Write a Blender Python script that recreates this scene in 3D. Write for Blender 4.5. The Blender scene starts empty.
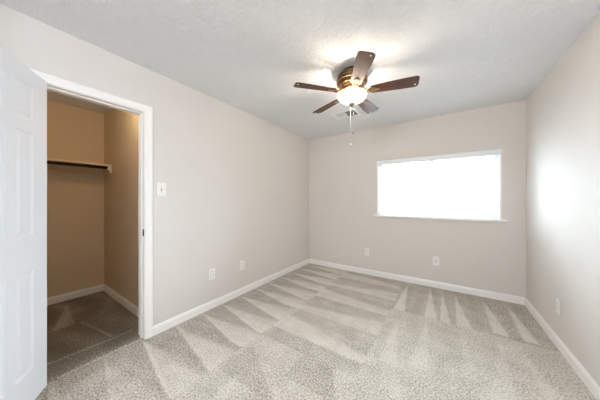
import bpy, bmesh, math, random
from mathutils import Vector, Matrix

random.seed(7)
S = bpy.context.scene
COL = S.collection
PI = math.pi
R = math.radians

# ------------------------------------------------------------------ camera, sky, exposure
cam_d = bpy.data.cameras.new('camera')
cam_d.sensor_width = 36.0
cam_d.lens = 214.0 / 600.0 * 36.0
cam_d.clip_start = 0.02
cam = bpy.data.objects.new('camera', cam_d)
cam.location = (2.232, 0.0, 1.25)
cam.rotation_euler = (R(90), 0, R(34.1))
COL.objects.link(cam)
S.camera = cam

S.view_settings.view_transform = 'Standard'
S.view_settings.look = 'None'
S.view_settings.gamma = 1.0
S.view_settings.use_curve_mapping = False
S.view_settings.exposure = 0.04

SKY_STRENGTH = 31.0
w = bpy.data.worlds.new('overcast_sky')
S.world = w
w.use_nodes = True
nt = w.node_tree
bg = nt.nodes['Background']
# overcast: bright overhead, dimmer towards the ground
_tc = nt.nodes.new('ShaderNodeTexCoord'); _sx = nt.nodes.new('ShaderNodeSeparateXYZ'); _cr = nt.nodes.new('ShaderNodeValToRGB')
_mr = nt.nodes.new('ShaderNodeMapRange'); _mr.inputs[1].default_value = -1.0; _mr.inputs[2].default_value = 1.0
nt.links.new(_tc.outputs['Generated'], _sx.inputs[0]); nt.links.new(_sx.outputs['Z'], _mr.inputs[0]); nt.links.new(_mr.outputs[0], _cr.inputs[0])
_cr.color_ramp.elements[0].position = 0.35; _cr.color_ramp.elements[0].color = (0.54, 0.55, 0.62, 1)
_cr.color_ramp.elements[1].position = 0.56; _cr.color_ramp.elements[1].color = (0.86, 0.94, 1.09, 1)
nt.links.new(_cr.outputs[0], bg.inputs['Color'])
bg.inputs['Strength'].default_value = SKY_STRENGTH

portal_d = bpy.data.lights.new('window_portal', 'AREA')
portal_d.shape = 'RECTANGLE'
portal_d.size = 1.5
portal_d.size_y = 0.9
portal_d.cycles.is_portal = True
portal = bpy.data.objects.new('window_portal', portal_d)
portal.location = (2.065, 3.80, 1.445)
portal.rotation_euler = (R(-90), 0, 0)
COL.objects.link(portal)

LAMP_W = 8.0          # each of the two bulbs in the fan's bowl
BOWL_GLOW = 4.0
HALL_FILL_W = 104.0          # fill lamp added in the hall, unseen behind the camera
CLOSET_FILL_W = 5.5  # unseen bulb added to brighten the closet

try:
    S.cycles.use_denoising = True
    S.cycles.max_bounces = 14
    S.cycles.diffuse_bounces = 8
    S.cycles.transparent_max_bounces = 16
    S.cycles.sample_clamp_indirect = 12
except Exception:
    pass

# ------------------------------------------------------------------ materials
def srgb(r, g, b):
    f = lambda c: (c / 255 / 12.92) if c / 255 <= 0.04045 else ((c / 255 + 0.055) / 1.055) ** 2.4
    return (f(r), f(g), f(b), 1.0)

def mat(name, col, rough=0.5, metal=0.0, spec=0.5, bump=None, mottle=None, emit=None):
    m = bpy.data.materials.new(name)
    m.use_nodes = True
    n, l = m.node_tree.nodes, m.node_tree.links
    p = n['Principled BSDF']
    p.inputs['Base Color'].default_value = col
    p.inputs['Roughness'].default_value = rough
    p.inputs['Metallic'].default_value = metal
    p.inputs['Specular IOR Level'].default_value = spec
    if emit:
        p.inputs['Emission Color'].default_value = emit[0]
        p.inputs['Emission Strength'].default_value = emit[1]
    tc = n.new('ShaderNodeTexCoord')
    if mottle:
        amt, sc = mottle
        nz = n.new('ShaderNodeTexNoise'); nz.inputs['Scale'].default_value = sc
        nz.inputs['Detail'].default_value = 3
        l.new(tc.outputs['Object'], nz.inputs['Vector'])
        mx = n.new('ShaderNodeMix'); mx.data_type = 'RGBA'
        mx.inputs[6].default_value = tuple(c * (1 - amt) for c in col[:3]) + (1,)
        mx.inputs[7].default_value = tuple(min(1, c * (1 + amt)) for c in col[:3]) + (1,)
        l.new(nz.outputs['Fac'], mx.inputs[0])
        l.new(mx.outputs[2], p.inputs['Base Color'])
    if bump:
        st, sc, dist = bump
        nz = n.new('ShaderNodeTexNoise'); nz.inputs['Scale'].default_value = sc
        nz.inputs['Detail'].default_value = 2
        l.new(tc.outputs['Object'], nz.inputs['Vector'])
        b = n.new('ShaderNodeBump'); b.inputs['Strength'].default_value = st
        b.inputs['Distance'].default_value = dist
        l.new(nz.outputs['Fac'], b.inputs['Height'])
        l.new(b.outputs['Normal'], p.inputs['Normal'])
    return m

M = {}
M['wall'] = mat('greige_wall_paint', srgb(222, 216, 209), 0.75, spec=0.25, bump=(0.12, 140, 0.004), mottle=(0.015, 3))
M['closet_wall'] = mat('closet_wall_paint', srgb(216, 196, 168), 0.75, spec=0.25, bump=(0.12, 140, 0.004))
M['white'] = mat('white_trim_paint', srgb(247, 244, 239), 0.42, bump=(0.03, 60, 0.002))
M['door'] = mat('white_door_paint', srgb(234, 236, 240), 0.45, bump=(0.05, 90, 0.002))
M['plate'] = mat('white_plastic', srgb(240, 238, 233), 0.35, mottle=(0.01, 20))
M['slot'] = mat('dark_slot', srgb(60, 56, 52), 0.6, mottle=(0.05, 200))
M['shelf'] = mat('shelf_paint', srgb(226, 208, 184), 0.6, mottle=(0.02, 12))
M['rod'] = mat('dark_rod', srgb(46, 32, 24), 0.35, metal=0.3, mottle=(0.1, 40))
M['iron'] = mat('antique_brass', srgb(148, 118, 80), 0.32, metal=0.9, mottle=(0.25, 25))
M['bronze'] = mat('aged_bronze', srgb(96, 74, 52), 0.35, metal=0.75, mottle=(0.3, 18))
M['nickel'] = mat('brushed_metal', srgb(150, 140, 126), 0.35, metal=0.9, mottle=(0.08, 60))
M['chain'] = mat('pale_chain', srgb(235, 232, 226), 0.4, metal=0.0, mottle=(0.05, 300))
M['darkmetal'] = mat('dark_bronze_metal', srgb(52, 44, 38), 0.4, metal=0.6, mottle=(0.1, 80))
M['vent'] = mat('vent_enamel', srgb(242, 242, 240), 0.4, mottle=(0.02, 30))
M['duct'] = mat('duct_interior', srgb(70, 72, 72), 0.7, mottle=(0.1, 20))
M['slat'] = mat('blind_slat', srgb(240, 241, 241), 0.45, mottle=(0.01, 15))
M['vinyl'] = mat('window_vinyl', srgb(236, 238, 239), 0.4, mottle=(0.01, 15))
M['bowl'] = mat('frosted_bowl_glass', srgb(250, 244, 232), 0.35, emit=((1.0, 0.86, 0.66, 1), BOWL_GLOW), mottle=(0.02, 14))
M['closet_fill_bulb'] = mat('fill_bulb_glass', srgb(250, 244, 232), 0.35, emit=((1.0, 0.76, 0.46, 1), 6.0), mottle=(0.02, 14))
def frost(m, clear):
    n, l = m.node_tree.nodes, m.node_tree.links
    t = n.new('ShaderNodeBsdfTransparent'); mx = n.new('ShaderNodeMixShader'); mx.inputs[0].default_value = clear
    l.new(n['Principled BSDF'].outputs[0], mx.inputs[1]); l.new(t.outputs[0], mx.inputs[2])
    l.new(mx.outputs[0], n['Material Output'].inputs['Surface'])
frost(M['bowl'], 0.78)
M['hall_fill_shade'] = mat('hall_fill_glass', srgb(248, 246, 240), 0.4, emit=((0.9, 0.95, 1.0, 1), 3.0), mottle=(0.02, 14))

def ceiling_mat():
    m = mat('knockdown_ceiling', srgb(230, 231, 232), 0.85, spec=0.2)
    n, l = m.node_tree.nodes, m.node_tree.links
    p = n['Principled BSDF']
    tc = n.new('ShaderNodeTexCoord')
    nz = n.new('ShaderNodeTexNoise'); nz.inputs['Scale'].default_value = 26; nz.inputs['Detail'].default_value = 4
    nz.inputs['Roughness'].default_value = 0.55
    nz.inputs['Distortion'].default_value = 0.6
    l.new(tc.outputs['Object'], nz.inputs['Vector'])
    cr = n.new('ShaderNodeValToRGB')
    cr.color_ramp.elements[0].position = 0.46
    cr.color_ramp.elements[1].position = 0.60
    l.new(nz.outputs['Fac'], cr.inputs['Fac'])
    b = n.new('ShaderNodeBump'); b.inputs['Strength'].default_value = 0.8; b.inputs['Distance'].default_value = 0.005
    l.new(cr.outputs['Color'], b.inputs['Height'])
    l.new(b.outputs['Normal'], p.inputs['Normal'])
    return m
M['ceiling'] = ceiling_mat()

def carpet_mat():
    """Cut-pile carpet: the vacuum's nap marks are stored per point in 'nap'; fibres are noise."""
    m = mat('beige_carpet', srgb(190, 180, 166), 0.95, spec=0.1)
    n, l = m.node_tree.nodes, m.node_tree.links
    p = n['Principled BSDF']
    p.inputs['Sheen Weight'].default_value = 0.15
    at = n.new('ShaderNodeAttribute'); at.attribute_name = 'nap_shade'
    tc = n.new('ShaderNodeTexCoord')
    nz = n.new('ShaderNodeTexNoise'); nz.inputs['Scale'].default_value = 84; nz.inputs['Detail'].default_value = 4
    nz.inputs['Roughness'].default_value = 0.7
    l.new(tc.outputs['Object'], nz.inputs['Vector'])
    big = n.new('ShaderNodeTexNoise'); big.inputs['Scale'].default_value = 7; big.inputs['Detail'].default_value = 3
    l.new(tc.outputs['Object'], big.inputs['Vector'])
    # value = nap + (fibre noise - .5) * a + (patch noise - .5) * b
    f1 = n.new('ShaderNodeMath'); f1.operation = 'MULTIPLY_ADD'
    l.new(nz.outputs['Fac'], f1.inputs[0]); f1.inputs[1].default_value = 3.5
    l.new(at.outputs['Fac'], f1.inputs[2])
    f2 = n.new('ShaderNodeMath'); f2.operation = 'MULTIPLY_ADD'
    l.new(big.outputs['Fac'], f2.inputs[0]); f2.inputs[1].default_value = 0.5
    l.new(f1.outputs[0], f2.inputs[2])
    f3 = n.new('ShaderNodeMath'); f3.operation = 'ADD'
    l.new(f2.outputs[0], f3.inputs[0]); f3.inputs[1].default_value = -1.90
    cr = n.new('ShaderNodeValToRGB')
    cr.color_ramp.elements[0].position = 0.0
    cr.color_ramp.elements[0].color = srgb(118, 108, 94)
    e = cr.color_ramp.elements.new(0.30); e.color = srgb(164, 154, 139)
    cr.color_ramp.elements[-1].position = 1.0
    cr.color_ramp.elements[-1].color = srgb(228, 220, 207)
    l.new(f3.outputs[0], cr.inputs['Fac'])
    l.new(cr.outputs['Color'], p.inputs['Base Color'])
    b = n.new('ShaderNodeBump'); b.inputs['Strength'].default_value = 0.8; b.inputs['Distance'].default_value = 0.010
    l.new(nz.outputs['Fac'], b.inputs['Height'])
    l.new(b.outputs['Normal'], p.inputs['Normal'])
    return m
M['carpet'] = carpet_mat()

def wood_mat():
    m = mat('dark_mahogany', srgb(92, 52, 36), 0.5, spec=0.15)
    n, l = m.node_tree.nodes, m.node_tree.links
    p = n['Principled BSDF']
    tc = n.new('ShaderNodeTexCoord')
    mp = n.new('ShaderNodeMapping'); mp.inputs['Scale'].default_value = (3, 60, 20)
    l.new(tc.outputs['Object'], mp.inputs['Vector'])
    nz = n.new('ShaderNodeTexNoise'); nz.inputs['Scale'].default_value = 2.2; nz.inputs['Detail'].default_value = 5
    l.new(mp.outputs['Vector'], nz.inputs['Vector'])
    cr = n.new('ShaderNodeValToRGB')
    cr.color_ramp.elements[0].position = 0.3; cr.color_ramp.elements[0].color = srgb(54, 28, 18)
    cr.color_ramp.elements[1].position = 0.75; cr.color_ramp.elements[1].color = srgb(98, 56, 36)
    l.new(nz.outputs['Fac'], cr.inputs['Fac'])
    l.new(cr.outputs['Color'], p.inputs['Base Color'])
    p.inputs['Coat Weight'].default_value = 0.35
    p.inputs['Coat Roughness'].default_value = 0.18
    return m
M['wood'] = wood_mat()

def glass_mat():
    m = bpy.data.materials.new('window_glass')
    m.use_nodes = True
    n, l = m.node_tree.nodes, m.node_tree.links
    n.remove(n['Principled BSDF'])
    t = n.new('ShaderNodeBsdfTransparent'); t.inputs['Color'].default_value = (0.93, 0.97, 0.96, 1)
    g = n.new('ShaderNodeBsdfGlossy'); g.inputs['Roughness'].default_value = 0.02
    fr = n.new('ShaderNodeFresnel'); fr.inputs['IOR'].default_value = 1.45
    mx = n.new('ShaderNodeMixShader')
    l.new(fr.outputs[0], mx.inputs[0]); l.new(t.outputs[0], mx.inputs[1]); l.new(g.outputs[0], mx.inputs[2])
    l.new(mx.outputs[0], n['Material Output'].inputs['Surface'])
    return m
M['glass'] = glass_mat()

# ------------------------------------------------------------------ mesh helpers
class MB:
    def __init__(self):
        self.bm = bmesh.new()
    def _xf(self, verts, mtx):
        if mtx is not None:
            for v in verts:
                v.co = mtx @ v.co
    def box(self, lo, hi, bev=0.0, seg=2, mtx=None):
        b = bmesh.new()
        vs = [b.verts.new((x, y, z)) for x in (lo[0], hi[0]) for y in (lo[1], hi[1]) for z in (lo[2], hi[2])]
        for f in ((0, 1, 3, 2), (4, 6, 7, 5), (0, 4, 5, 1), (2, 3, 7, 6), (0, 2, 6, 4), (1, 5, 7, 3)):
            b.faces.new([vs[i] for i in f])
        if bev > 0:
            bmesh.ops.bevel(b, geom=b.edges[:], offset=bev, segments=seg, profile=0.5, affect='EDGES')
        self._merge(b, mtx)
        return self
    def _merge(self, b, mtx=None):
        b.verts.index_update()
        m = {}
        for v in b.verts:
            m[v.index] = self.bm.verts.new(mtx @ v.co if mtx is not None else v.co)
        for f in b.faces:
            try:
                nf = self.bm.faces.new([m[v.index] for v in f.verts]); nf.smooth = f.smooth
            except ValueError:
                pass
        b.free()
    def lathe(self, prof, seg=40, mtx=None, smooth=True):
        """prof: (r, z) list turned about Z; r = 0 ends close to a point."""
        b = bmesh.new()
        rings = []
        for r, z in prof:
            if r < 1e-6:
                rings.append([b.verts.new((0, 0, z))])
            else:
                rings.append([b.verts.new((r * math.cos(2 * PI * i / seg), r * math.sin(2 * PI * i / seg), z)) for i in range(seg)])
        for a, c in zip(rings, rings[1:]):
            for i in range(seg):
                j = (i + 1) % seg
                if len(a) == 1 and len(c) == 1: continue
                if len(a) == 1: f = b.faces.new((a[0], c[j], c[i]))
                elif len(c) == 1: f = b.faces.new((a[i], a[j], c[0]))
                else: f = b.faces.new((a[i], a[j], c[j], c[i]))
                f.smooth = smooth
        self._merge(b, mtx)
        return self
    def tube(self, pts, r, seg=10, mtx=None):
        b = bmesh.new()
        pts = [Vector(p) for p in pts]
        rings = []
        for i, p in enumerate(pts):
            d = (pts[min(i + 1, len(pts) - 1)] - pts[max(i - 1, 0)]).normalized()
            u = d.orthogonal().normalized() if i == 0 else (u - d * u.dot(d)).normalized()
            v = d.cross(u)
            rr = r[i] if isinstance(r, (list, tuple)) else r
            rings.append([b.verts.new(p + rr * (math.cos(2 * PI * k / seg) * u + math.sin(2 * PI * k / seg) * v)) for k in range(seg)])
        for a, c in zip(rings, rings[1:]):
            for k in range(seg):
                f = b.faces.new((a[k], a[(k + 1) % seg], c[(k + 1) % seg], c[k])); f.smooth = True
        b.faces.new(rings[0][::-1]); b.faces.new(rings[-1])
        self._merge(b, mtx)
        return self
    def prism(self, outline, z0, z1, bev=0.0, mtx=None):
        b = bmesh.new()
        lo = [b.verts.new((x, y, z0)) for x, y in outline]
        hi = [b.verts.new((x, y, z1)) for x, y in outline]
        n = len(outline)
        b.faces.new(lo[::-1]); b.faces.new(hi)
        for i in range(n):
            b.faces.new((lo[i], lo[(i + 1) % n], hi[(i + 1) % n], hi[i]))
        bmesh.ops.recalc_face_normals(b, faces=b.faces[:])
        if bev > 0:
            es = [e for e in b.edges if abs(e.verts[0].co.z - e.verts[1].co.z) < 1e-6]
            bmesh.ops.bevel(b, geom=es, offset=bev, segments=2, profile=0.5, affect='EDGES')
        self._merge(b, mtx)
        return self
    def sphere(self, c, r, seg=16):
        prof = [(r * math.sin(PI * i / 10), -r * math.cos(PI * i / 10)) for i in range(11)]
        return self.lathe(prof, seg, Matrix.Translation(c))
    def build(self, name, m, parent=None, label=None):
        bmesh.ops.recalc_face_normals(self.bm, faces=self.bm.faces[:])
        me = bpy.data.meshes.new(name)
        self.bm.to_mesh(me); self.bm.free()
        me.materials.append(m)
        o = bpy.data.objects.new(name, me)
        COL.objects.link(o)
        if parent is not None: o.parent = parent
        if label: o['label'] = label
        return o

def tag(o, label=None, cat=None, group=None, kind=None):
    if label: o['label'] = label
    if cat: o['category'] = cat
    if group: o['group'] = group
    if kind: o['kind'] = kind
    return o

def empty(name, loc, rz=0.0):
    o = bpy.data.objects.new(name, None)
    o.location = loc; o.rotation_euler = (0, 0, rz)
    o.empty_display_size = 0.05
    COL.objects.link(o)
    return o

def struct(name, mb, m, parent=None, label=None, cat=None):
    o = mb.build(name, m, parent)
    o['kind'] = 'structure'
    if label: o['label'] = label
    if cat: o['category'] = cat
    return o

# ------------------------------------------------------------------ room dimensions (metres)
W = 3.031            # right wall
YB = 3.617           # back wall
YF = -0.75           # wall with the entry, behind the camera
H = 2.44
T = 0.115            # wall thickness
CX = -1.68           # closet back wall
CY = 0.935           # closet right wall
CYF = -0.75          # closet left wall
OP0, OP1, OPZ = 0.208, 0.806, 2.038      # closet opening
WX0, WX1, WZ0, WZ1 = 1.31, 2.82, 1.005, 1.885    # window opening
HX0, HX1, HZ = 0.90, 2.96, 2.34          # entry opening, unseen, widened for the hall fill light
HY = -2.3                                # end of the hall

# ------------------------------------------------------------------ floor with vacuum marks and painted closet shade
def hash1(i):
    return (math.sin(i * 12.9898 + 4.137) * 43758.5453) % 1.0

def sm(a, b, x):
    t = max(0.0, min(1.0, (x - a) / (b - a)))
    return t * t * (3 - 2 * t)

def tri_in(x, y, ax, ay, bx0, bx1, by, soft=0.02):
    """Soft wedge: apex (ax, ay), base from bx0 to bx1 at y = by. 1 inside, 0 outside."""
    if (y - ay) * (by - ay) <= 0: return 0.0
    t = (y - ay) / (by - ay)
    if t > 1: return 0.0
    l = ax + (bx0 - ax) * t; r = ax + (bx1 - ax) * t
    return sm(l - soft * 0.5, l + soft * 0.5, x) * (1 - sm(r - soft * 0.5, r + soft * 0.5, x))

WEDGE_BACK = [  # apex x, apex y, base x0, base x1, base y
    (1.25, 3.50, 1.18, 1.30, 2.70), (1.50, 3.52, 1.47, 1.58, 2.68), (1.78, 3.50, 1.74, 1.86, 2.65),
    (2.06, 3.54, 2.05, 2.17, 2.62), (2.20, 3.46, 2.19, 2.28, 2.63), (2.34, 3.50, 2.33, 2.45, 2.63),
    (2.62, 3.53, 2.61, 2.72, 2.68), (2.84, 3.48, 2.81, 2.91, 2.69)]
WEDGE_MID = [
    (2.37, 2.60, 2.33, 2.43, 1.90), (2.65, 2.66, 2.47, 2.60, 1.76), (2.08, 2.58, 2.00, 2.14, 1.80),
    (2.74, 2.58, 2.76, 2.86, 1.95), (1.62, 2.06, 1.56, 1.80, 1.68), (1.82, 2.45, 1.80, 1.94, 1.72)]

def nap_shade(x, y):
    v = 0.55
    if x < 0.0:                                     # closet floor: shade painted in as a darker carpet tone
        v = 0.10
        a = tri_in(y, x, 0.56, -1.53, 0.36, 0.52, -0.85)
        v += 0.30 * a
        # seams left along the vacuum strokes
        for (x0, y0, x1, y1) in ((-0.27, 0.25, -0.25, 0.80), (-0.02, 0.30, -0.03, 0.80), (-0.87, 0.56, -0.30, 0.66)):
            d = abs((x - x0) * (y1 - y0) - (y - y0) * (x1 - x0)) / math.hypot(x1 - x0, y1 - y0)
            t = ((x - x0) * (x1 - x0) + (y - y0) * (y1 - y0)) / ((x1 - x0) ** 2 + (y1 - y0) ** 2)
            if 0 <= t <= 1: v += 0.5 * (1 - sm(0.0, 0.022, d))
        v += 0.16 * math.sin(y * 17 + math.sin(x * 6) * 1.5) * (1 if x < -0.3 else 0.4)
        return v - 0.24 + 0.34 * sm(-0.16, 0.0, x)  # lowers the closet carpet's tone in place of shade, easing off at the opening
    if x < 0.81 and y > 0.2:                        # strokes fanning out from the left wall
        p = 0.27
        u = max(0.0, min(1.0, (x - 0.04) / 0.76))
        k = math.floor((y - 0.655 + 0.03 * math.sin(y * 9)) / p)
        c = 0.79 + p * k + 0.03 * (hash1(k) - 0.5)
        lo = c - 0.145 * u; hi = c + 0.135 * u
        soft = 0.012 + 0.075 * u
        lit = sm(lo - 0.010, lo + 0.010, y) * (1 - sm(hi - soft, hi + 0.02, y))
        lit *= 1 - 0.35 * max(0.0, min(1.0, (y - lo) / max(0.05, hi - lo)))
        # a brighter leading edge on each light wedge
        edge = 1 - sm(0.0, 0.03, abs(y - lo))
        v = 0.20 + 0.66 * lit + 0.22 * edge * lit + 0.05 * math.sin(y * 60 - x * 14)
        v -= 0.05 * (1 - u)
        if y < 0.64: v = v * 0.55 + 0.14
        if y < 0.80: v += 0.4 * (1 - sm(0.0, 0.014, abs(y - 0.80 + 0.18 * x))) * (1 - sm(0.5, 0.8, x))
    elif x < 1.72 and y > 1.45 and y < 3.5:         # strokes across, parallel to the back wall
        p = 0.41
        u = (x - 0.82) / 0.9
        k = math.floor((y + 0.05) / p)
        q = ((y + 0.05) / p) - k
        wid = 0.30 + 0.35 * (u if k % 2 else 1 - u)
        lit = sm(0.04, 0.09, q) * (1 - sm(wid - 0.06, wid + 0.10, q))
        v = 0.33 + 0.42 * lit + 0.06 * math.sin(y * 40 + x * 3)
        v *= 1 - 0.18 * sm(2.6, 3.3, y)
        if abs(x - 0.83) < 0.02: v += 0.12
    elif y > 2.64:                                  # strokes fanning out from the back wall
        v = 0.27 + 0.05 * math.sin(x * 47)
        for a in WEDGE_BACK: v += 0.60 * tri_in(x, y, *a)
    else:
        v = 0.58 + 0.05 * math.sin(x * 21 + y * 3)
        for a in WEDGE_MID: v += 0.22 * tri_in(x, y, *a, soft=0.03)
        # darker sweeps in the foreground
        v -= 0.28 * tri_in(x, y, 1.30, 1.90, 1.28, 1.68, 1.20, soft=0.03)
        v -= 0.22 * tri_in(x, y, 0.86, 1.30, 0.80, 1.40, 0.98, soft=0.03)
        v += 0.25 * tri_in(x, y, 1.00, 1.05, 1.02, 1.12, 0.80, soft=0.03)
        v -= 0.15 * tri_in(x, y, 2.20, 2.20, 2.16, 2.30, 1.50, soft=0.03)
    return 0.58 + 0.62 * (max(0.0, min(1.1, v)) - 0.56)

def build_floor():
    step = 0.0135
    x0, x1, y0, y1 = CX - 0.10, W + 0.10, HY - 0.10, YB + 0.10
    nx, ny = int((x1 - x0) / step) + 1, int((y1 - y0) / step) + 1
    vs, vals = [], []
    for j in range(ny):
        y = y0 + (y1 - y0) * j / (ny - 1)
        for i in range(nx):
            x = x0 + (x1 - x0) * i / (nx - 1)
            vs.append((x, y, 0.0)); vals.append(nap_shade(x, y))
    fs = [(j * nx + i, j * nx + i + 1, (j + 1) * nx + i + 1, (j + 1) * nx + i) for j in range(ny - 1) for i in range(nx - 1)]
    me = bpy.data.meshes.new('floor')
    me.from_pydata(vs, [], fs)
    at = me.attributes.new('nap_shade', 'FLOAT', 'POINT')
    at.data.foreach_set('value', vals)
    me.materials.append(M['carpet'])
    o = bpy.data.objects.new('floor', me)
    COL.objects.link(o)
    o['kind'] = 'structure'
    return o
build_floor()

# ------------------------------------------------------------------ shell
struct('ceiling', MB().box((CX - T, HY - T, H), (W + T, YB + T, H + 0.1)), M['ceiling'])

mb = MB()                                           # left wall, with the closet opening
mb.box((-T, YF - T, 0), (0, OP0 - 0.02, H))
mb.box((-T, OP1 + 0.02, 0), (0, YB + T, H))
mb.box((-T, OP0 - 0.02, OPZ + 0.02), (0, OP1 + 0.02, H))
struct('wall_left', mb, M['wall'])
struct('wall_right', MB().box((W, HY - T, 0), (W + T, YB + T, H)), M['wall'])
mb = MB()                                           # back wall, with the window opening
WT = 0.15
mb.box((0, YB, 0), (WX0, YB + WT, H)).box((WX1, YB, 0), (W, YB + WT, H))
mb.box((WX0, YB, 0), (WX1, YB + WT, WZ0)).box((WX0, YB, WZ1), (WX1, YB + WT, H))
struct('wall_back', mb, M['wall'])
mb = MB()                                           # front wall, its unseen entry widened to pass the hall fill
mb.box((0, YF - T, 0), (HX0, YF, H)).box((HX1, YF - T, 0), (W, YF, H)).box((HX0, YF - T, HZ), (HX1, YF, H))
struct('wall_front', mb, M['wall'])
struct('wall_hall_left', MB().box((HX0 - 0.4 - T, HY, 0), (HX0 - 0.4, YF - T, H)), M['wall'])
struct('wall_hall_end', MB().box((HX0 - 0.4 - T, HY - T, 0), (W, HY, H)), M['wall'])
struct('wall_closet_back', MB().box((CX - T, CYF - T, 0), (CX, CY + T, H)), M['closet_wall'])
struct('wall_closet_right', MB().box((CX, CY, 0), (-T, CY + T, H)), M['closet_wall'])
struct('wall_closet_left', MB().box((CX, CYF - T, 0), (-T, CYF, H)), M['closet_wall'])
# closet-side skin of the partition, painted like the closet
mb = MB()
mb.box((-T - 0.012, CYF, 0), (-T, OP0 - 0.02, H)).box((-T - 0.012, OP1 + 0.02, 0), (-T, CY, H))
mb.box((-T - 0.012, OP0 - 0.02, OPZ + 0.02), (-T, OP1 + 0.02, H))
struct('wall_closet_front', mb, M['closet_wall'])

# ------------------------------------------------------------------ baseboards
BH, BT = 0.088, 0.014
def base_profile():
    return [(0, 0), (BT, 0), (BT, BH - 0.022), (BT - 0.004, BH - 0.012), (BT - 0.008, BH), (0, BH)]
def baseboard(name, p0, p1, nrm):
    """A run from p0 to p1 along a wall; nrm points into the room."""
    d = Vector((p1[0] - p0[0], p1[1] - p0[1], 0)); L = d.length; d.normalize()
    n = Vector((nrm[0], nrm[1], 0))
    mtx = Matrix(((n.x, 0, d.x, p0[0]), (n.y, 0, d.y, p0[1]), (0, 1, 0, 0), (0, 0, 0, 1)))
    return struct(name, MB().prism(base_profile(), 0, L, mtx=mtx), M['white'])
baseboard('baseboard_left', (0, OP1 + 0.061), (0, YB), (1, 0))
baseboard('baseboard_left_near', (0, YF), (0, OP0 - 0.061), (1, 0))
baseboard('baseboard_back', (BT, YB), (W - BT, YB), (0, -1))
baseboard('baseboard_right', (W, YF), (W, YB), (-1, 0))
baseboard('baseboard_front', (BT, YF), (HX0 - 0.06, YF), (0, 1))
baseboard('baseboard_closet_back', (CX, CYF), (CX, CY), (1, 0))
baseboard('baseboard_closet_right', (CX + BT, CY), (-T - 0.012, CY), (0, -1))

# ------------------------------------------------------------------ closet door frame: jambs, stops, casing
mb = MB()
mb.box((-T - 0.012, OP0 - 0.02, 0), (0.0, OP0, OPZ + 0.02)).box((-T - 0.012, OP1, 0), (0.0, OP1 + 0.02, OPZ + 0.02))
mb.box((-T - 0.012, OP0, OPZ), (0.0, OP1, OPZ + 0.02))
mb.box((-0.075, OP0, 0), (-0.042, OP0 + 0.011, OPZ), 0.002).box((-0.075, OP1 - 0.011, 0), (-0.042, OP1, OPZ), 0.002)
mb.box((-0.075, OP0 + 0.011, OPZ - 0.011), (-0.042, OP1 - 0.011, OPZ), 0.002)
jamb = struct('trim_1', mb, M['white'])
def casing(name, y0, y1, z1, xw, sgn, m):
    """Moulded casing round an opening y0..y1, top z1, on the wall face x = xw."""
    cw = 0.058
    prof = [(0, 0), (0, 0.010), (0.012, 0.012), (0.020, 0.015), (0.040, 0.017), (0.052, 0.016), (cw, 0.011), (cw, 0)]
    b = MB()
    e0, e1, ez = y0 - 0.005, y1 + 0.005, z1 + 0.005
    rows = []
    for u, t in prof:
        x = xw + sgn * t
        rows.append([(x, e0 - u, 0), (x, e0 - u, ez + u), (x, e1 + u, ez + u), (x, e1 + u, 0)])
    vs = [[b.bm.verts.new(p) for p in r] for r in rows]
    n = len(vs)
    for i in range(n):
        for k in range(3):
            b.bm.faces.new((vs[i][k], vs[i][k + 1], vs[(i + 1) % n][k + 1], vs[(i + 1) % n][k]))
    b.bm.faces.new([r[0] for r in vs]); b.bm.faces.new([r[3] for r in vs])
    return struct(name, b, m)
casing('trim_2', OP0, OP1, OPZ, 0.0, 1, M['white'])
# strike plate let into the far jamb, behind the casing
mb = MB().box((-0.034, OP1 - 0.0015, 0.925), (-0.004, OP1, 0.985), 0.0005)
sp = mb.build('strike_plate', M['darkmetal'], jamb, 'dark metal strike plate let into the jamb')
MB().box((-0.028, OP1 - 0.002, 0.94), (-0.012, OP1 - 0.0014, 0.97)).build('latch_hole', M['slot'], sp)

# ------------------------------------------------------------------ closet door, six panels, swung 122 degrees into the room
DW, DH, DT = 0.594, 2.026, 0.035
def door_leaf():
    """Leaf in its own frame: x from the hinge edge, y through the thickness (0 = outer face), z up."""
    b = bmesh.new()
    xs = [0.0, 0.122, 0.266, 0.328, 0.472, DW]
    zs = [0.0, 0.207, 0.812, 1.021, 1.644, 1.716, 1.927, DH]
    isp = lambda i, j: i in (1, 3) and j in (1, 3, 5)
    for yy, s in ((0.0, -1), (DT, 1)):
        for i in range(5):
            for j in range(7):
                x0, x1, z0, z1 = xs[i], xs[i + 1], zs[j], zs[j + 1]
                if not isp(i, j):
                    b.faces.new([b.verts.new(p) for p in ((x0, yy, z0), (x1, yy, z0), (x1, yy, z1), (x0, yy, z1))])
                else:
                    prev = [(x0, yy, z0), (x1, yy, z0), (x1, yy, z1), (x0, yy, z1)]
                    for ins, dep in ((0.006, 0.005), (0.014, 0.0075), (0.020, 0.0075), (0.040, 0.0015)):
                        q = [(x0 + ins, yy - s * dep, z0 + ins), (x1 - ins, yy - s * dep, z0 + ins), (x1 - ins, yy - s * dep, z1 - ins), (x0 + ins, yy - s * dep, z1 - ins)]
                        for k in range(4):
                            b.faces.new([b.verts.new(p) for p in (prev[k], prev[(k + 1) % 4], q[(k + 1) % 4], q[k])])
                        prev = q
                    b.faces.new([b.verts.new(p) for p in prev])
    for q in (((0, 0, 0), (0, DT, 0), (0, DT, DH), (0, 0, DH)), ((DW, 0, 0), (DW, DT, 0), (DW, DT, DH), (DW, 0, DH)),
              ((0, 0, 0), (DW, 0, 0), (DW, DT, 0), (0, DT, 0)), ((0, 0, DH), (DW, 0, DH), (DW, DT, DH), (0, DT, DH))):
        b.faces.new([b.verts.new(p) for p in q])
    bmesh.ops.remove_doubles(b, verts=b.verts[:], dist=1e-5)
    m = MB(); m._merge(b)
    return m
door = struct('door_1', door_leaf(), M['door'])
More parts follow.
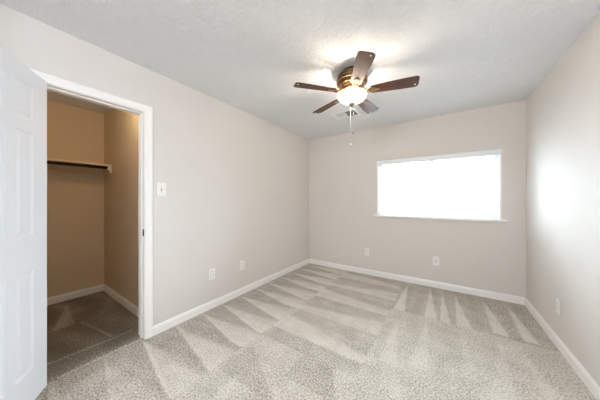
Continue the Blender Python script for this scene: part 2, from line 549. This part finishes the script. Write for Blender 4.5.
# the pin: outer face flush with the casing's inner edge; swung from +Y towards the camera
door.location = (0.012, OP0 - 0.002, 0.012)
DOOR_ANG = R(90 - 121.5)
door.rotation_euler = (0, 0, DOOR_ANG)
for z in (0.2, 1.0, 1.8):
    MB().lathe([(0, -0.045), (0.006, -0.045), (0.006, 0.045), (0, 0.045)], 14, Matrix.Translation((-0.006, -0.006, z))).build('hinge', M['nickel'], door)
for s in (-1, 1):
    k = [(0, 0), (0.030, 0), (0.030, 0.006), (0.012, 0.010), (0.010, 0.030), (0.022, 0.036), (0.028, 0.050), (0.022, 0.064), (0, 0.068)]
    mt = Matrix.Translation((DW - 0.06, 0 if s < 0 else DT, 0.94)) @ Matrix.Rotation(R(90 if s < 0 else -90), 4, 'X')
    MB().lathe(k, 24, mt).build('door_knob', M['nickel'], door)

# ------------------------------------------------------------------ window in the back wall
YW = YB + 0.075                                    # sash plane
win = empty('window_1', (WX0, YB, WZ0)); win['kind'] = 'structure'
def wpart(name, mb, m, parent=win):
    o = mb.build(name, m); o.parent = parent
    o.matrix_parent_inverse = Matrix.Translation((-WX0, -YB, -WZ0)) if parent is win else Matrix.Identity(4)
    return o
FR = 0.045
mb = MB()                                           # painted side and head liners, flush with the wall face
mb.box((WX0, YB - 0.004, WZ0), (WX0 + 0.02, YB + WT, WZ1), 0.001).box((WX1 - 0.02, YB - 0.004, WZ0), (WX1, YB + WT, WZ1), 0.001)
mb.box((WX0 + 0.02, YB - 0.004, WZ1 - 0.02), (WX1 - 0.02, YB + WT, WZ1), 0.001)
wpart('window_liner', mb, M['white'])
mb = MB()
mb.box((WX0 + 0.02, YW, WZ0), (WX0 + 0.02 + FR, YW + 0.06, WZ1 - 0.02), 0.003).box((WX1 - 0.02 - FR, YW, WZ0), (WX1 - 0.02, YW + 0.06, WZ1 - 0.02), 0.003)
mb.box((WX0 + 0.02 + FR, YW, WZ0), (WX1 - 0.02 - FR, YW + 0.06, WZ0 + FR), 0.003).box((WX0 + 0.02 + FR, YW, WZ1 - 0.02 - FR), (WX1 - 0.02 - FR, YW + 0.06, WZ1 - 0.02), 0.003)
mb.box((2.038, YW - 0.004, WZ0 + FR), (2.096, YW + 0.056, WZ1 - 0.02 - FR), 0.003)
wpart('window_frame', mb, M['vinyl'])
for x0, x1, yo in ((WX0 + 0.02 + FR, 2.038, 0.034), (2.096, WX1 - 0.02 - FR, 0.018)):
    wpart('window_pane', MB().box((x0, YW + yo, WZ0 + FR), (x1, YW + yo + 0.004, WZ1 - 0.02 - FR)), M['glass'])
wpart('window_sill', MB().box((WX0 - 0.045, YB - 0.045, WZ0 - 0.028), (WX1 + 0.045, YB, WZ0), 0.006)
      .box((WX0 + 0.001, YB, WZ0 - 0.010), (WX1 - 0.001, YW, WZ0 + 0.004))
      , M['white'])

# ------------------------------------------------------------------ blind: head valance, open slats, bottom rail
BX0, BX1 = WX0 + 0.028, WX1 - 0.028
bl = empty('window_blind', (2.065, YB + 0.02, WZ0))
tag(bl, 'white horizontal slat blind hanging lowered and open in the bright window', 'window blind')
def bpart(name, mb, m, label=None):
    o = mb.build(name, m); o.parent = bl
    o.matrix_parent_inverse = Matrix.Translation(-Vector(bl.location))
    if label: o['label'] = label
    return o
bpart('valance', MB().box((WX0 + 0.004, YB - 0.030, WZ1 - 0.062), (WX1 - 0.004, YB - 0.018, WZ1 - 0.004), 0.003)
      .box((WX0 + 0.004, YB - 0.036, WZ1 - 0.014), (WX1 - 0.004, YB - 0.018, WZ1 - 0.002), 0.003)
      .box((WX0 + 0.004, YB - 0.018, WZ1 - 0.060), (WX0 + 0.014, YB - 0.004, WZ1 - 0.005))
      .box((WX1 - 0.014, YB - 0.018, WZ1 - 0.060), (WX1 - 0.004, YB - 0.004, WZ1 - 0.005)), M['slat'])
bpart('headrail', MB().box((BX0, YB + 0.002, WZ1 - 0.068), (BX1, YB + 0.052, WZ1 - 0.022), 0.002), M['slat'])
mb = MB()
zt, zb, n = WZ1 - 0.095, WZ0 + 0.075, 13
for i in range(n):
    z = zb + (zt - zb) * i / (n - 1)
    mt = Matrix.Translation((0, YB + 0.027, z)) @ Matrix.Rotation(R(20), 4, 'X')
    mb.box((BX0, -0.024, -0.0013), (BX1, 0.024, 0.0013), mtx=mt)
bpart('slats', mb, M['slat'])
bpart('bottom_rail', MB().box((BX0, YB + 0.004, WZ0 + 0.022), (BX1, YB + 0.050, WZ0 + 0.038), 0.003), M['slat'])
for x in (BX0 + 0.16, 1.87, 2.26, BX1 - 0.16):
    mb = MB()
    for dy in (0.0025, 0.0515):
        mb.tube([(x, YB + dy, WZ0 + 0.03), (x, YB + dy, WZ1 - 0.06)], 0.0009, 6)
    bpart('ladder_cord', mb, M['slat'])
bpart('tilt_wand', MB().tube([(BX0 + 0.055, YB - 0.006, WZ1 - 0.06), (BX0 + 0.055, YB - 0.008, WZ1 - 0.55)], 0.004, 8), M['slat'])

# ------------------------------------------------------------------ ceiling fan
FX, FY = 1.515, 1.924
fan = empty('ceiling_fan', (FX, FY, H))
tag(fan, 'bronze flush-mount ceiling fan with five dark wood blades and lit glass bowl', 'ceiling fan')
MB().lathe([(0, 0), (0.098, 0), (0.104, -0.008), (0.104, -0.022), (0.118, -0.028), (0.126, -0.036), (0.126, -0.044), (0.120, -0.050),
            (0.132, -0.058), (0.138, -0.066), (0.138, -0.076), (0.130, -0.084), (0.136, -0.092), (0.137, -0.102), (0.128, -0.114),
            (0.112, -0.126), (0.100, -0.140), (0.092, -0.150), (0.0, -0.150)], 56).build('motor_housing', M['bronze'], fan)
for rr, zz in ((0.1275, -0.040), (0.1395, -0.071), (0.1385, -0.099), (0.113, -0.127)):
    MB().lathe([(rr + 0.0040 * math.cos(2 * PI * k / 12) , zz + 0.0040 * math.sin(2 * PI * k / 12)) for k in range(13)], 56).build('trim_ring', M['iron'], fan, 'bright brass ring')
MB().lathe([(0.0, -0.150), (0.080, -0.150), (0.086, -0.154), (0.086, -0.170), (0.078, -0.176), (0.0, -0.176)], 40).build('hub', M['iron'], fan)
MB().lathe([(0.0, -0.176), (0.055, -0.176), (0.060, -0.182), (0.060, -0.200), (0.050, -0.206), (0.0, -0.206)], 40).build('light_fitter', M['iron'], fan)
# bowl of frosted glass, open at the top, hung from a stem
bowl_out = [(0.132, -0.212), (0.134, -0.218), (0.130, -0.228), (0.120, -0.246), (0.099, -0.262), (0.074, -0.277), (0.047, -0.288), (0.022, -0.293), (0.008, -0.294)]
bowl_in = [(r - 0.005 if r > 0.01 else r, z + 0.004) for r, z in reversed(bowl_out)]
MB().lathe(bowl_out + bowl_in + [bowl_out[0]], 56).build('lamp_bowl', M['bowl'], fan, 'glowing frosted glass bowl')
MB().tube([(0, 0, -0.204), (0, 0, -0.297)], 0.005, 12).build('stem', M['iron'], fan)
MB().lathe([(0.0, -0.290), (0.030, -0.291), (0.034, -0.297), (0.028, -0.306), (0.017, -0.313), (0.011, -0.322), (0.0, -0.326)], 24).build('finial', M['nickel'], fan)

def blade_outline():
    pts = [(0.165, -0.038), (0.185, -0.048), (0.30, -0.056), (0.42, -0.062), (0.52, -0.064)]
    tip = []
    for k in range(7):
        a = -PI / 2 + PI / 2 * k / 6
        tip.append((0.524 + 0.028 * math.cos(a), -0.036 + 0.028 * math.sin(a)))
    pts += tip
    pts += [(x, -y) for x, y in reversed(tip)] + [(x, -y) for x, y in reversed(pts[:5])]
    return pts
BZ = -0.190
proto = None
for i in range(5):
    ang = R(13 + 72 * i)
    mt_blade = Matrix.Translation((0, 0, BZ)) @ Matrix.Rotation(R(-12), 4, 'X')
    def place(o):
        o.parent = fan
        o.rotation_euler = (0, 0, ang)
        return o
    if proto is None:
        bl_o = MB().prism(blade_outline(), -0.003, 0.003, 0.0015, mt_blade).build('blade', M['wood'])
        # forked blade iron: an arm from the hub and a three-screw plate under the blade root
        ib = MB()
        ib.tube([(0.070, 0.0, -0.164), (0.100, 0.010, -0.172), (0.135, 0.016, BZ - 0.012), (0.170, 0.012, BZ - 0.010)], [0.011, 0.009, 0.008, 0.007], 10)
        ib.tube([(0.070, 0.0, -0.164), (0.100, -0.010, -0.170), (0.135, -0.016, BZ - 0.006), (0.170, -0.012, BZ - 0.006)], [0.011, 0.009, 0.008, 0.007], 10)
        ib.prism([(0.150, -0.026), (0.180, -0.034), (0.212, -0.026), (0.236, -0.010), (0.242, 0.0), (0.236, 0.010), (0.212, 0.026), (0.180, 0.034), (0.150, 0.026)],
                 -0.0085, -0.0035, 0.0015, mt_blade)
        ir_o = ib.build('blade_iron', M['iron'])
        scs = [MB().lathe([(0, -0.0115), (0.004, -0.011), (0.005, -0.0085), (0, -0.0080)], 10, mt_blade @ Matrix.Translation((sx, sy, 0))).build('screw', M['nickel'])
               for sx, sy in ((0.185, -0.020), (0.185, 0.020), (0.225, 0.0))]
        db = MB().lathe([(0, -0.0050), (0.005, -0.0046), (0.007, -0.0030), (0, -0.0020)], 14, mt_blade @ Matrix.Translation((0.525, 0.030, 0)))
        dt_o = db.build('tip_button', M['plate'])
        proto = [bl_o, ir_o, dt_o] + scs
        new = proto
    else:
        new = [o.copy() for o in proto]
        for o in new: COL.objects.link(o)
    b, ir, dt = new[:3]
    place(b); place(ir)
    for o, p in [(dt, b)] + [(q, ir) for q in new[3:]]:
        o.parent = p; o.rotation_euler = (0, 0, 0)
# pull chains
ch = MB().tube([(-0.012, -0.008, -0.322), (-0.012, -0.008, -0.662)], 0.0014, 8).build('pull_chain', M['chain'], fan)
MB().sphere((-0.012, -0.008, -0.672), 0.010).build('chain_ball', M['plate'], ch, 'white ball at the chain end')
ch = MB().tube([(0.008, 0.010, -0.322), (0.008, 0.010, -0.560)], 0.0005, 6).build('pull_chain', M['chain'], fan)
MB().lathe([(0, -0.575), (0.004, -0.573), (0.005, -0.566), (0.003, -0.558), (0, -0.556)], 12, Matrix.Translation((0.008, 0.010, 0))).build('chain_fob', M['darkmetal'], ch, 'small dark chain fob')
for s in (-1, 1):                                   # the two bulbs in the bowl
    ld = bpy.data.lights.new('bulb_light', 'POINT')
    ld.energy = LAMP_W; ld.color = (1.0, 0.88, 0.72); ld.shadow_soft_size = 0.018
    lo = bpy.data.objects.new('bulb_light', ld)
    lo.location = (s * 0.045, s * 0.025, -0.270); lo.parent = fan
    COL.objects.link(lo)

# ------------------------------------------------------------------ ceiling vent
vent = empty('ceiling_vent', (1.095, 2.815, H))
tag(vent, 'white metal two-way air register on the ceiling beyond the fan', 'air vent')
VX, VY = 0.170, 0.120
mb = MB()
mb.box((-VX, -VY, -0.006), (VX, -VY + 0.028, 0), 0.002).box((-VX, VY - 0.028, -0.006), (VX, VY, 0), 0.002)
mb.box((-VX, -VY + 0.028, -0.006), (-VX + 0.028, VY - 0.028, 0), 0.002).box((VX - 0.028, -VY + 0.028, -0.006), (VX, VY - 0.028, 0), 0.002)
mb.box((-0.007, -VY + 0.028, -0.006), (0.007, VY - 0.028, 0), 0.001)
mb.build('frame', M['vent'], vent)
MB().box((-VX + 0.028, -VY + 0.028, -0.0012), (VX - 0.028, VY - 0.028, -0.0004)).build('backing', M['duct'], vent)
for s in (-1, 1):
    mb = MB()
    for k in range(7):
        x = s * (0.019 + k * 0.0185)
        mt = Matrix.Translation((x, 0, -0.0065)) @ Matrix.Rotation(R(s * 38), 4, 'Y')
        mb.box((-0.0052, -VY + 0.028, -0.0006), (0.0052, VY - 0.028, 0.0006), mtx=mt)
    mb.build('louvers', M['vent'], vent)

# ------------------------------------------------------------------ wall plates
def wall_frame(o, loc, facing):
    """Local frame: x across, y out of the wall, z up."""
    o.location = loc
    o.rotation_euler = (0, 0, {'+x': R(-90), '-x': R(90), '-y': R(180), '+y': 0}[facing])
def plate(root, w=0.075, h=0.122):
    return MB().box((-w / 2, 0, -h / 2), (w / 2, 0.0055, h / 2), 0.0022, 3).build('cover_plate', M['plate'], root)
def duplex(loc, facing, label):
    r = empty('wall_outlet', loc); wall_frame(r, loc, facing); tag(r, label, 'outlet', 'duplex wall outlets')
    plate(r)
    for s in (-1, 1):
        rc = MB().box((-0.017, 0.005, s * 0.0195 - 0.0145), (0.017, 0.0075, s * 0.0195 + 0.0145), 0.001).build('receptacle', M['plate'], r)
        for q in (-1, 1):
            MB().box((q * 0.0065 - 0.0014, 0.0068, s * 0.0195 - 0.002), (q * 0.0065 + 0.0014, 0.0080, s * 0.0195 + 0.007)).build('slot', M['slot'], rc)
        MB().lathe([(0, 0), (0.0026, 0), (0.0026, 0.0012), (0, 0.0012)], 12, Matrix.Translation((0, 0.0068, s * 0.0195 - 0.0075)) @ Matrix.Rotation(R(-90), 4, 'X')).build('ground_hole', M['slot'], rc)
    MB().lathe([(0, 0), (0.003, 0), (0.0025, 0.0012), (0, 0.0014)], 12, Matrix.Translation((0, 0.0053, 0)) @ Matrix.Rotation(R(-90), 4, 'X')).build('screw', M['nickel'], r)
    return r
duplex((0, 1.922, 0.387), '+x', 'white duplex outlet low on the left wall, farther from the closet')
duplex((1.146, YB, 0.378), '-y', 'white duplex outlet on the back wall left of the window')
duplex((W, 2.727, 0.348), '-x', 'white duplex outlet low on the right wall')

r = empty('wall_jack_plate', (0, 1.478, 0.394)); wall_frame(r, (0, 1.478, 0.394), '+x')
tag(r, 'white wall plate with plain rectangular insert low on the left wall nearest the closet', 'wall plate')
plate(r, 0.080, 0.128)
MB().box((-0.0180, 0.0050, -0.0345), (0.0180, 0.0058, 0.0345)).build('insert_gap', M['nickel'], r)
MB().box((-0.0160, 0.005, -0.0325), (0.0160, 0.0075, 0.0325), 0.001).build('insert', M['plate'], r)

r = empty('cable_jack_plate', (2.127, YB, 0.380)); wall_frame(r, (2.127, YB, 0.380), '-y')
tag(r, 'white wall plate with dark round cable jack below the window', 'wall plate')
plate(r, 0.078, 0.124)
rx = Matrix.Rotation(R(-90), 4, 'X')
MB().lathe([(0, 0), (0.0075, 0), (0.0075, 0.003), (0.005, 0.003), (0.005, 0.011), (0, 0.011)], 16, Matrix.Translation((0, 0.005, 0)) @ rx).build('cable_jack', M['darkmetal'], r)
for s in (-1, 1):
    MB().lathe([(0, 0), (0.0035, 0), (0.003, 0.0014), (0, 0.0016)], 12, Matrix.Translation((0, 0.0052, s * 0.036)) @ rx).build('screw', M['nickel'], r)

r = empty('light_switch', (0, 0.945, 1.35)); wall_frame(r, (0, 0.945, 1.35), '+x')
tag(r, 'white toggle light switch on the left wall beside the closet casing', 'light switch')
plate(r, 0.082, 0.128)
MB().box((-0.005, 0.005, -0.012), (0.005, 0.0062, 0.012)).build('toggle_slot', M['slot'], r)
MB().box((-0.0035, 0.004, -0.005), (0.0035, 0.016, 0.005), 0.001, mtx=Matrix.Rotation(R(22), 4, 'X')).build('toggle', M['plate'], r)
for s in (-1, 1):
    MB().lathe([(0, 0), (0.003, 0), (0.0025, 0.0012), (0, 0.0014)], 12, Matrix.Translation((0, 0.0053, s * 0.030)) @ rx).build('screw', M['nickel'], r)

# ------------------------------------------------------------------ closet shelf and hanging rod
SX = -1.362                                         # shelf front
tag(MB().box((CX, CYF, 1.688), (SX, CY, 1.709), 0.002).build('closet_shelf', M['shelf']),
    'painted closet shelf board on cleats along the closet back wall', 'shelf')
mb = MB().box((CX, CYF, 1.600), (CX + 0.018, CY, 1.688), 0.002).box((CX + 0.018, CY - 0.018, 1.600), (SX - 0.005, CY, 1.688), 0.002)
struct('trim_3', mb, M['closet_wall'])
rd = empty('closet_rod', (SX - 0.03, CY, 1.655))
tag(rd, 'dark hanging rod in white sockets right under the closet shelf', 'closet rod')
def rpart(name, mb, m):
    o = mb.build(name, m); o.parent = rd
    o.matrix_parent_inverse = Matrix.Translation(-Vector(rd.location))
    return o
RX, RZ = SX - 0.026, 1.664
rpart('rod', MB().tube([(RX, CYF + 0.004, RZ), (RX, CY - 0.020, RZ)], 0.0165, 18), M['rod'])
for y, s in ((CY - 0.018, -1), (CYF, 1)):
    rpart('rod_socket', MB().lathe([(0, 0), (0.030, 0), (0.030, 0.006), (0.022, 0.008), (0.022, 0.022), (0.017, 0.022), (0.017, 0.004), (0, 0.004)], 24,
          Matrix.Translation((RX, y, RZ - 0.006)) @ Matrix.Rotation(R(90 if s < 0 else -90), 4, 'X')), M['plate'])

# unseen bulb added near the header to brighten the closet
cl = empty('closet_fill_lamp', (-0.36, 0.64, H))
tag(cl, 'added unseen fill bulb in a white holder on the closet ceiling', 'added fill lamp')
MB().lathe([(0, 0), (0.055, 0), (0.055, -0.012), (0.030, -0.022), (0.024, -0.050), (0, -0.050)], 28).build('lamp_holder', M['plate'], cl)
MB().lathe([(0.013, -0.050), (0.014, -0.064), (0.024, -0.084), (0.029, -0.104), (0.026, -0.122), (0.014, -0.134), (0, -0.137)], 24).build('bulb', M['closet_fill_bulb'], cl)
ld = bpy.data.lights.new('closet_fill_light', 'POINT'); ld.energy = CLOSET_FILL_W; ld.color = (1.0, 0.84, 0.58); ld.shadow_soft_size = 0.03
lo = bpy.data.objects.new('closet_fill_light', ld); lo.location = (0, 0, -0.175); lo.parent = cl
COL.objects.link(lo)

# ------------------------------------------------------------------ hall behind the camera: unseen ceiling lamp added as fill light
hl = empty('hall_fill_lamp', (1.7, -1.45, H))
tag(hl, 'added unseen fill lamp with white glass dome on the hall ceiling', 'added fill lamp')
MB().lathe([(0, 0), (0.15, 0), (0.15, -0.02), (0.14, -0.025), (0, -0.025)], 32).build('base', M['nickel'], hl)
MB().lathe([(0.13, -0.025), (0.135, -0.04), (0.12, -0.07), (0.08, -0.095), (0.03, -0.108), (0, -0.11)], 32).build('fill_lamp_shade', M['hall_fill_shade'], hl)
ld = bpy.data.lights.new('hall_fill_light', 'POINT'); ld.energy = HALL_FILL_W; ld.color = (0.73, 0.83, 1.0); ld.shadow_soft_size = 0.1
lo = bpy.data.objects.new('hall_fill_light', ld); lo.location = (0, 0, -0.24); lo.parent = hl
COL.objects.link(lo)
